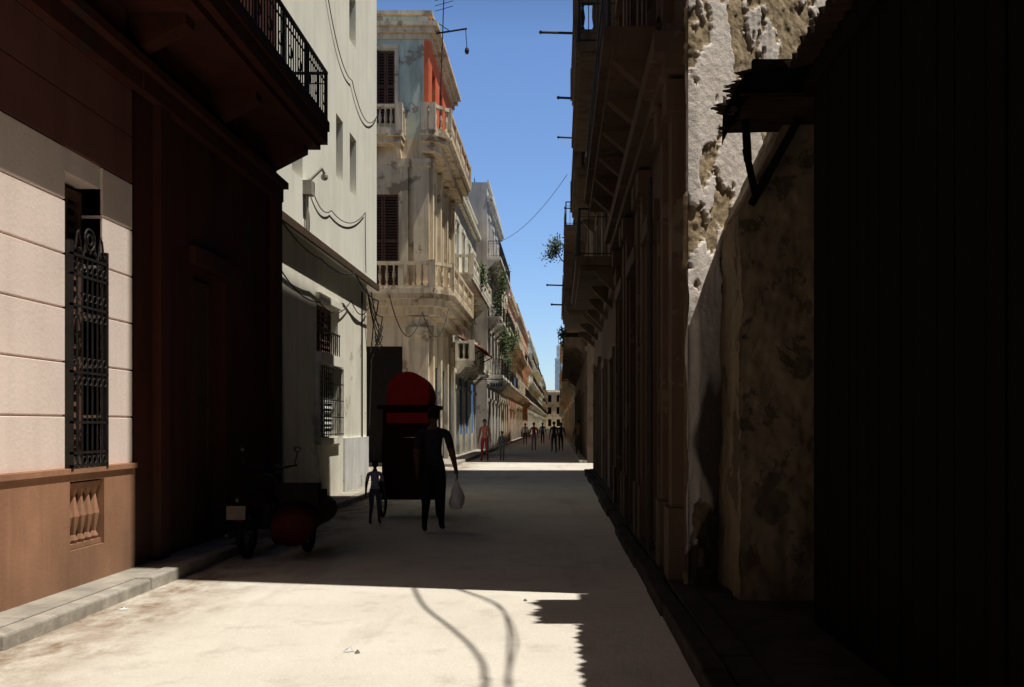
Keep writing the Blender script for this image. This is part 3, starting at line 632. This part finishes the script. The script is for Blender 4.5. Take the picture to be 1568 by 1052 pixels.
# ---------------------------------------------------------------- pedicab
e=root('pedicab',(-2.55,17.2,0)); fr=MB();rd=MB();tr=MB();se=MB();ch=MB();dk=MB()
def wheel(c,axis,r,tire,rim,sp=14,rt=.025):
    tire.ring(c,axis,r-rt,rt,28,7); rim.ring(c,axis,r-rt*2.2,.012,28,5); c=Vector(c); ax=Vector(axis).normalized(); a=ax.orthogonal().normalized(); b=ax.cross(a)
    for k in range(sp):
        t=2*math.pi*k/sp; rim.tube([c+ax*.03*(1 if k%2 else -1),c+(a*math.cos(t)+b*math.sin(t))*(r-rt*2)],.003,3)
    rim.tube([c-ax*.05,c+ax*.05],.025,8)
for x in(-.48,.48): wheel((x,0,.33),(1,0,0),.33,tr,ch)
wheel((0,1.75,.33),(1,0,0),.33,tr,ch)
fr.tube([(-.5,0,.33),(.5,0,.33)],.02); fr.tube([(0,0,.4),(0,.9,.45),(0,1.5,.55)],.025); fr.tube([(0,.75,.42),(0,.75,.95)],.02); fr.tube([(0,.8,.85),(0,1.5,.9)],.02); fr.tube([(0,1.48,1.05),(0,1.55,.6),(0,1.73,.33)],.02)
fr.tube([(-.3,1.25,1.12),(-.25,1.45,1.08),(0,1.48,1.05),(.25,1.45,1.08),(.3,1.25,1.12)],.014)
se.ball((0,.75,.98),.12,10,(.8,1.2,.4)); se.box(-.42,.42,-.15,.3,.62,.72); se.box(-.42,.42,-.25,-.15,.66,1.35)
for x in(-.44,.44):
    for p in([(x,-.2,.35),(x,-.22,1.3),(x*.98,-.2,1.9)],[(x,.4,.35),(x,.42,1.3),(x*.98,.5,1.9)],[(x,-.2,.5),(x,.4,.5)],[(x,-.2,1.0),(x,.35,.98)]): fr.tube(p,.016)
dk.box(-.45,.45,-.28,-.255,.32,1.38); dk.box(-.46,.46,.3,.33,.35,.62); dk.box(-.43,.43,-.2,.4,.4,.43)
for x in(-.48,.48): dk.tube([(x,.38*math.cos(t),.33+.38*math.sin(t)) for t in [0.2,.6,1,1.4,1.8,2.2,2.6,3.0]],.03,5)
N=24
def arc(r,z): return [(r*1.02*math.cos(math.pi*(-.12+1.24*k/N)),z+.06+r*1.1*math.sin(math.pi*(-.12+1.24*k/N))) for k in range(N+1)]
A0=arc(.36,2.04)
for (x0,z0),(x1,z1) in zip(A0,A0[1:]):
    rd.hull([(x0,-.34,z0),(x1,-.34,z1),(x1*.94,-.34,z1-.02),(x0*.94,-.34,z0-.02)],[(x0,.55,z0-.03),(x1,.55,z1-.03),(x1*.94,.55,z1-.05),(x0*.94,.55,z0-.05)])
rd.hull([(x,-.33,z) for x,z in A0],[(x*.99,-.30,z) for x,z in A0]); rd.box(-.34,.34,-.335,-.305,1.86,2.06); rd.box(-.36,.36,-.345,-.312,1.62,1.80)
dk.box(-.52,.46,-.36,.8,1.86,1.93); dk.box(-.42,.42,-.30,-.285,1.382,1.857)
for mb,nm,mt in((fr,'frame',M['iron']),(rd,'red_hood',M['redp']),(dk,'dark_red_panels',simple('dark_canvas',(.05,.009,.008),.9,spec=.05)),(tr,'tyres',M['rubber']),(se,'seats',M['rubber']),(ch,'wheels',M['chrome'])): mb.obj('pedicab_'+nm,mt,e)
# ---------------------------------------------------------------- motorcycle with sidecar
e=root('motorcycle_with_sidecar',(-3.72,11.9,0)); e.scale=(-1,1,1); fr=MB();rd=MB();tr=MB();se=MB();ch=MB();pl=MB()
wheel((0,0,.31),(1,0,0),.31,tr,ch,16,.045); wheel((0,1.35,.31),(1,0,0),.31,tr,ch,16,.045); wheel((-.62,.45,.28),(1,0,0),.27,tr,ch,12,.04)
fr.tube([(0,0,.31),(0,.45,.35),(0,.85,.35),(0,1.05,.85),(0,.4,.78),(0,0,.31)],.022); fr.tube([(-.08,1.35,.31),(-.08,1.1,.95)],.022);fr.tube([(.08,1.35,.31),(.08,1.1,.95)],.022)
fr.tube([(-.38,.8,1.08),(-.25,1.0,1.06),(0,1.08,1.0),(.25,1.0,1.06),(.38,.8,1.08)],.014)
for x in(-.36,.36): ch.tube([(x*.9,.9,1.06),(x,.92,1.25)],.008); ch.ball((x,.92,1.28),.05,8,(1,.3,.8))
fr.box(-.12,.12,.45,.8,.3,.6); ch.tube([(.14,.7,.3),(.16,.2,.28),(.16,-.3,.3)],.035,8)
rd.ball((0,.72,.86),.2,14,(.7,1.4,.65))
for c in((0,0,.31),(0,1.35,.31)):
    P=[(c[0],c[1]+.36*math.cos(t),c[2]+.36*math.sin(t)) for t in [.3,.7,1.1,1.5,1.9,2.3,2.7]]
    for p,q in zip(P,P[1:]): rd.beam(p,q,.13,.02)
se.ball((0,.25,.84),.16,12,(.8,1.9,.45)); ch.ball((0,1.2,.98),.1,12,(1,.8,1)); ch.ball((0,-.36,.72),.035,8); pl.box(-.11,.11,-.42,-.41,.5,.66)
sec=[(-.35,.28,.1,.45),(-.1,.36,.22,.62),(.3,.38,.25,.7),(.8,.34,.25,.66),(1.15,.22,.3,.55),(1.3,.05,.36,.42)]
rings=[]
for y,w,z0,z1 in sec: rings.append([(-.62+w*.85*math.cos(t),y,(z0+z1)/2+.08+(z1-z0)/2*math.sin(t)) for t in [2*math.pi*k/14 for k in range(14)]])
for a,b in zip(rings,rings[1:]): rd.hull(a,b)
se.box(-.86,-.4,-.05,.1,.6,.9); se.box(-.84,-.42,.1,.5,.68,.8); fr.tube([(-.62,.45,.28),(0,.45,.33)],.02); fr.tube([(-.5,.8,.35),(0,.85,.4)],.02)
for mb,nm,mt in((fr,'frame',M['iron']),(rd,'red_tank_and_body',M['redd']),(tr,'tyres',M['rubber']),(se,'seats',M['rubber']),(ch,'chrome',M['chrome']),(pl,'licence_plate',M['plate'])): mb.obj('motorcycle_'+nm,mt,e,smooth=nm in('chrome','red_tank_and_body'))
# ---------------------------------------------------------------- people
def human(name,loc,head,H,shirt,pants,skin=(.16,.085,.05),stride=.22,bag=False,arm_out=.05,arm_l=None,sleeve=True,shorts=False,hairc=(.012,.01,.009),flip=1,build=1.0):
    e=root(name,loc); e.rotation_euler=(0,0,math.radians(head)); k=H/1.75; e.scale=(k,k,k)
    ms=[simple(name+'_skin',skin,.6,0,.15,12,0),simple(name+'_shirt',shirt,.9,0,.3,10,.3,.05),simple(name+'_trousers',pants,.9,0,.3,10,.3,.05),simple(name+'_shoes',(.04,.03,.03),.7),simple(name+'_hair',hairc,.9)]
    s=stride*flip; B=build; a=arm_out; al=a if arm_l is None else arm_l
    J={'pel':((0,0,.96),.125*B),'wai':((0,.0,1.1),.118*B),'che':((0,-.01,1.28),.14*B),'shm':((0,-.01,1.40),.10*B),'nek':((0,.0,1.49),.055),'hd0':((0,.015,1.56),.062),
    'shl':((-.17*B,-.01,1.40),.062*B),'shr':((.17*B,-.01,1.40),.062*B),'ell':((-.215*B-al*.4,-.03+s*.35,1.12),.044*B),'elr':((.215*B+a*.4,-.03-s*.35,1.12),.044*B),
    'wrl':((-.225*B-al,.04+s*.8,.87),.028),'wrr':((.225*B+a,.04-s*.6,.87),.028),'pml':((-.23*B-al*1.05,.055+s*.9,.81),.034),'pmr':((.23*B+a*1.05,.055-s*.65,.81),.034),
    'hpl':((-.09,0,.9),.098*B),'hpr':((.09,0,.9),.098*B),'knl':((-.095,.04-s*.35,.49),.062*B),'knr':((.095,.04+s*.6,.50),.062*B),
    'anl':((-.1,-.06-s,.10+.05*abs(s)/.22),.042),'anr':((.1,-.02+s,.085),.042),'tol':((-.11,.10-s,.035),.036),'tor':((.11,.15+s,.04),.036),'hel':((-.1,-.10-s,.05+.05*abs(s)/.22),.036),'her':((.1,-.06+s,.04),.036)}
    E=[('pel','wai',1),('wai','che',1),('che','shm',1),('shm','nek',0),('nek','hd0',0),('shm','shl',1),('shm','shr',1),('shl','ell',1 if sleeve else 0),('shr','elr',1 if sleeve else 0),('ell','wrl',0),('elr','wrr',0),('wrl','pml',0),('wrr','pmr',0),('pel','hpl',2),('pel','hpr',2),('hpl','knl',2),('hpr','knr',2),('knl','anl',0 if shorts else 2),('knr','anr',0 if shorts else 2),('anl','tol',3),('anr','tor',3),('anl','hel',3),('anr','her',3)]
    def skinned(vs,es,roots,sub):
        bm=bmesh.new(); ly=bm.verts.layers.skin.verify(); bv=[]
        for i,(c,r) in enumerate(vs):
            v=bm.verts.new(c); v[ly].radius=(r,r); v[ly].use_root=i in roots; bv.append(v)
        for x,y in es: bm.edges.new((bv[x],bv[y]))
        me=bpy.data.meshes.new('t'); bm.to_mesh(me); bm.free(); ob=bpy.data.objects.new('t',me); scene.collection.objects.link(ob)
        md=ob.modifiers.new('s','SKIN'); md.use_smooth_shade=True; md.branch_smoothing=.4
        sb=ob.modifiers.new('u','SUBSURF'); sb.levels=sub; sb.render_levels=sub
        dg=bpy.context.evaluated_depsgraph_get(); m2=bpy.data.meshes.new_from_object(ob.evaluated_get(dg)); bpy.data.objects.remove(ob); return m2
    names=list(J); idx={n:i for i,n in enumerate(names)}
    m2=skinned([J[n] for n in names],[(idx[a],idx[b]) for a,b,_ in E],{0},2)
    m2.materials.clear()
    for q in ms: m2.materials.append(q)
    segs=[(Vector(J[a][0]),Vector(J[b][0]),l,a[:2]+b[:2]) for a,b,l in E]
    for p in m2.polygons:
        c=p.center; best=9;lab=1
        for A_,B_,l,nm in segs:
            d=B_-A_; t=max(0,min(1,(c-A_).dot(d)/d.length_squared)); dd=(c-A_-d*t).length
            if dd<best:
                best=dd; lab=l
                if nm=='shel' and t>.75: lab=0
                if nm=='knan' and shorts and t<.15: lab=2
                if nm=='shne' and c.z<1.455: lab=1
        if lab==1 and c.z<.98 and abs(c.x)<.2: lab=2
        if lab==2 and c.z>.98: lab=1
        p.material_index=lab
    o=bpy.data.objects.new(name+'_body',m2); scene.collection.objects.link(o); o.parent=e
    vs=[];es=[];rt=set()
    for sd,w,pm in((-1,'wrl','pml'),(1,'wrr','pmr')):
        P=Vector(J[pm][0]);D=(P-Vector(J[w][0])).normalized(); F=Vector((0,1,0)); F=(F-D*F.dot(D)).normalized(); Nn=D.cross(F)*(-sd)
        for i,(off,ln) in enumerate(((.028,.068),(.010,.078),(-.009,.072),(-.027,.056))):
            b=len(vs);rt.add(b); p0=P+F*off-D*.01; p1=P+F*off*1.1+D*(.022+ln*.3); p2=p1+D*ln*.35+Nn*.014; p3=p2+D*ln*.22+Nn*.022
            vs+=[(p0,.010),(p1,.0095),(p2,.0085),(p3,.007)]; es+=[(b,b+1),(b+1,b+2),(b+2,b+3)]
        b=len(vs);rt.add(b); p0=P+F*.018-D*.03; vs+=[(p0,.011),(p0+F*.03+D*.02,.010),(p0+F*.036+D*.05+Nn*.012,.008)]; es+=[(b,b+1),(b+1,b+2)]
    m3=skinned(vs,es,rt,1); m3.materials.clear(); m3.materials.append(ms[0]); o=bpy.data.objects.new(name+'_fingers',m3); scene.collection.objects.link(o); o.parent=e
    h=MB(); hc=(0,.02,1.645); n=20
    for kk in range(17):
        ph=math.pi*kk/16
        for j in range(n):
            t=2*math.pi*j/n; x=.078*math.sin(ph)*math.cos(t); y=.097*math.sin(ph)*math.sin(t); z=.118*math.cos(ph)
            if z<0: x*=1+z*2.2; y*=1+z*(1.0 if y<0 else .6)
            if y>.02 and abs(z)<.03: y-=.004
            h.v.append((hc[0]+x,hc[1]+y,hc[2]+z))
    for kk in range(16):
        for j in range(n): h.f.append((kk*n+j,kk*n+(j+1)%n,(kk+1)*n+(j+1)%n,(kk+1)*n+j))
    h.hull([(-.012,.105,1.655),(.012,.105,1.655),(0,.108,1.66)],[(-.018,.105,1.615),(.018,.105,1.615),(0,.132,1.618)])
    for x in(-.08,.08): h.ball((x,.01,1.64),.03,8,(.35,.6,1))
    h.obj(name+'_head',ms[0],e,True)
    f=MB()
    for x in(-.03,.03): f.ball((x,.107,1.65),.011,8,(1.2,.5,.7))
    f.ball((0,.108,1.588),.02,8,(1.2,.4,.35)); f.obj(name+'_eyes_and_mouth',simple(name+'_lips',(.05,.02,.02),.5),e,True)
    q=MB(); n=20
    for kk in range(11):
        ph=math.pi*kk/16
        for j in range(n):
            t=2*math.pi*j/n; fz=max(0,math.sin(t)); lim=1-.42*fz; p2=ph*lim
            q.v.append((.087*math.sin(p2)*math.cos(t),.02+.106*math.sin(p2)*math.sin(t),1.65+.127*math.cos(p2)))
    for kk in range(10):
        for j in range(n): q.f.append((kk*n+j,kk*n+(j+1)%n,(kk+1)*n+(j+1)%n,(kk+1)*n+j))
    q.obj(name+'_hair',ms[4],e,True)
    if bag:
        b=MB(); P=Vector(J['pmr'][0]); P.z-=.04
        pr=[(.012,0),(.03,-.08),(.07,-.16),(.10,-.27),(.105,-.36),(.08,-.43),(.02,-.45)]; n=14
        for r_,z in pr:
            for j in range(n):
                t=2*math.pi*j/n; w=1+.18*math.sin(3*t+z*20)*(.4 if r_<.05 else 1); b.v.append((P.x+r_*w*math.cos(t),P.y+r_*1.0*w*math.sin(t),P.z+z))
        for kk in range(len(pr)-1):
            for j in range(n): b.f.append((kk*n+j,kk*n+(j+1)%n,(kk+1)*n+(j+1)%n,(kk+1)*n+j))
        b.obj(name+'_plastic_bag',simple('carrier_bag',(.85,.82,.80),.5,0,.25,14,.4),e,True)
    return e
human('walking_man',(-1.86,14.8,0),0,1.84,(.035,.032,.038),(.02,.02,.024),(.13,.06,.035),.14,bag=True,arm_out=.07,arm_l=-.01,build=1.15)
human('walking_child',(-2.93,15.9,0),0,1.02,(.45,.45,.50),(.12,.12,.16),(.10,.05,.035),.12,shorts=True)
human('pedestrian_in_red',(-3.22,43.5,0),175,1.82,(.45,.16,.13),(.30,.05,.06),(.22,.10,.06),.14,sleeve=False)
human('street_child',(-2.5,44.2,0),175,1.3,(.16,.2,.22),(.15,.2,.2),(.2,.1,.06),.14,flip=-1,shorts=True)
human('distant_man',(-1.5,61,0),180,1.72,(.5,.06,.05),(.3,.3,.32),(.16,.09,.06),.16)
for i,(x,y,hd,h,c1,c2) in enumerate([(-.25,57,10,1.76,(.05,.05,.06),(.04,.04,.05)),(.15,60,180,1.7,(.04,.035,.04),(.05,.05,.07)),(-1.3,82,180,1.74,(.08,.1,.2),(.05,.05,.06)),(-2.6,78,0,1.7,(.5,.5,.45),(.1,.1,.12))]):
    human('distant_pedestrian',(x,y,0),hd,h,c1,c2,(.13,.075,.05),.15,flip=1 if i%2 else -1)
human('distant_pedestrian',(1.0,49,.12),0,1.72,(.22,.14,.07),(.09,.07,.05),(.12,.07,.05),.12)
# ---------------------------------------------------------------- light, sky, camera
sd=Vector((-1,.2,-2.7)).normalized()
sl=bpy.data.lights.new('sun','SUN'); sl.energy=5.0; sl.angle=math.radians(.53); sl.color=(1,.955,.86)
so=bpy.data.objects.new('sun',sl); so.rotation_euler=sd.to_track_quat('-Z','Y').to_euler(); so.location=(10,-5,30); scene.collection.objects.link(so)
w=bpy.data.worlds.new('World'); scene.world=w; w.use_nodes=True; nt=w.node_tree; bg=nt.nodes['Background']
sk=nt.nodes.new('ShaderNodeTexSky'); sk.sky_type='NISHITA'; sk.sun_disc=False
sk.sun_elevation=math.asin(-sd.z); sk.sun_rotation=math.atan2(-sd.x,-sd.y); sk.air_density=1.0; sk.dust_density=.3; sk.ozone_density=2.5
tc=nt.nodes.new('ShaderNodeTexCoord'); sp=nt.nodes.new('ShaderNodeSeparateXYZ'); mr=nt.nodes.new('ShaderNodeMapRange'); mx=nt.nodes.new('ShaderNodeVectorMath'); mx.operation='SCALE'
tn=nt.nodes.new('ShaderNodeVectorMath'); tn.operation='MULTIPLY'; tn.inputs[1].default_value=(.80,.92,1.12)
mr.inputs[1].default_value=.36; mr.inputs[2].default_value=.55; mr.inputs[3].default_value=1; mr.inputs[4].default_value=.05
nt.links.new(tc.outputs['Generated'],sp.inputs[0]); nt.links.new(sp.outputs[2],mr.inputs[0]); nt.links.new(sk.outputs[0],tn.inputs[0]); nt.links.new(tn.outputs[0],mx.inputs[0]); nt.links.new(mr.outputs[0],mx.inputs['Scale'])
nt.links.new(mx.outputs[0],bg.inputs[0]); bg.inputs[1].default_value=.135
cam=bpy.data.cameras.new('camera'); cam.sensor_width=36; cam.lens=35; cam.shift_x=-71/1568; cam.shift_y=124/1568; cam.clip_end=3000; cam.clip_start=.05
co=bpy.data.objects.new('camera',cam); co.location=(0,0,1.6); co.rotation_euler=(math.radians(90),0,0); scene.collection.objects.link(co); scene.camera=co
scene.view_settings.view_transform='Standard'; scene.view_settings.look='None'; scene.view_settings.exposure=0
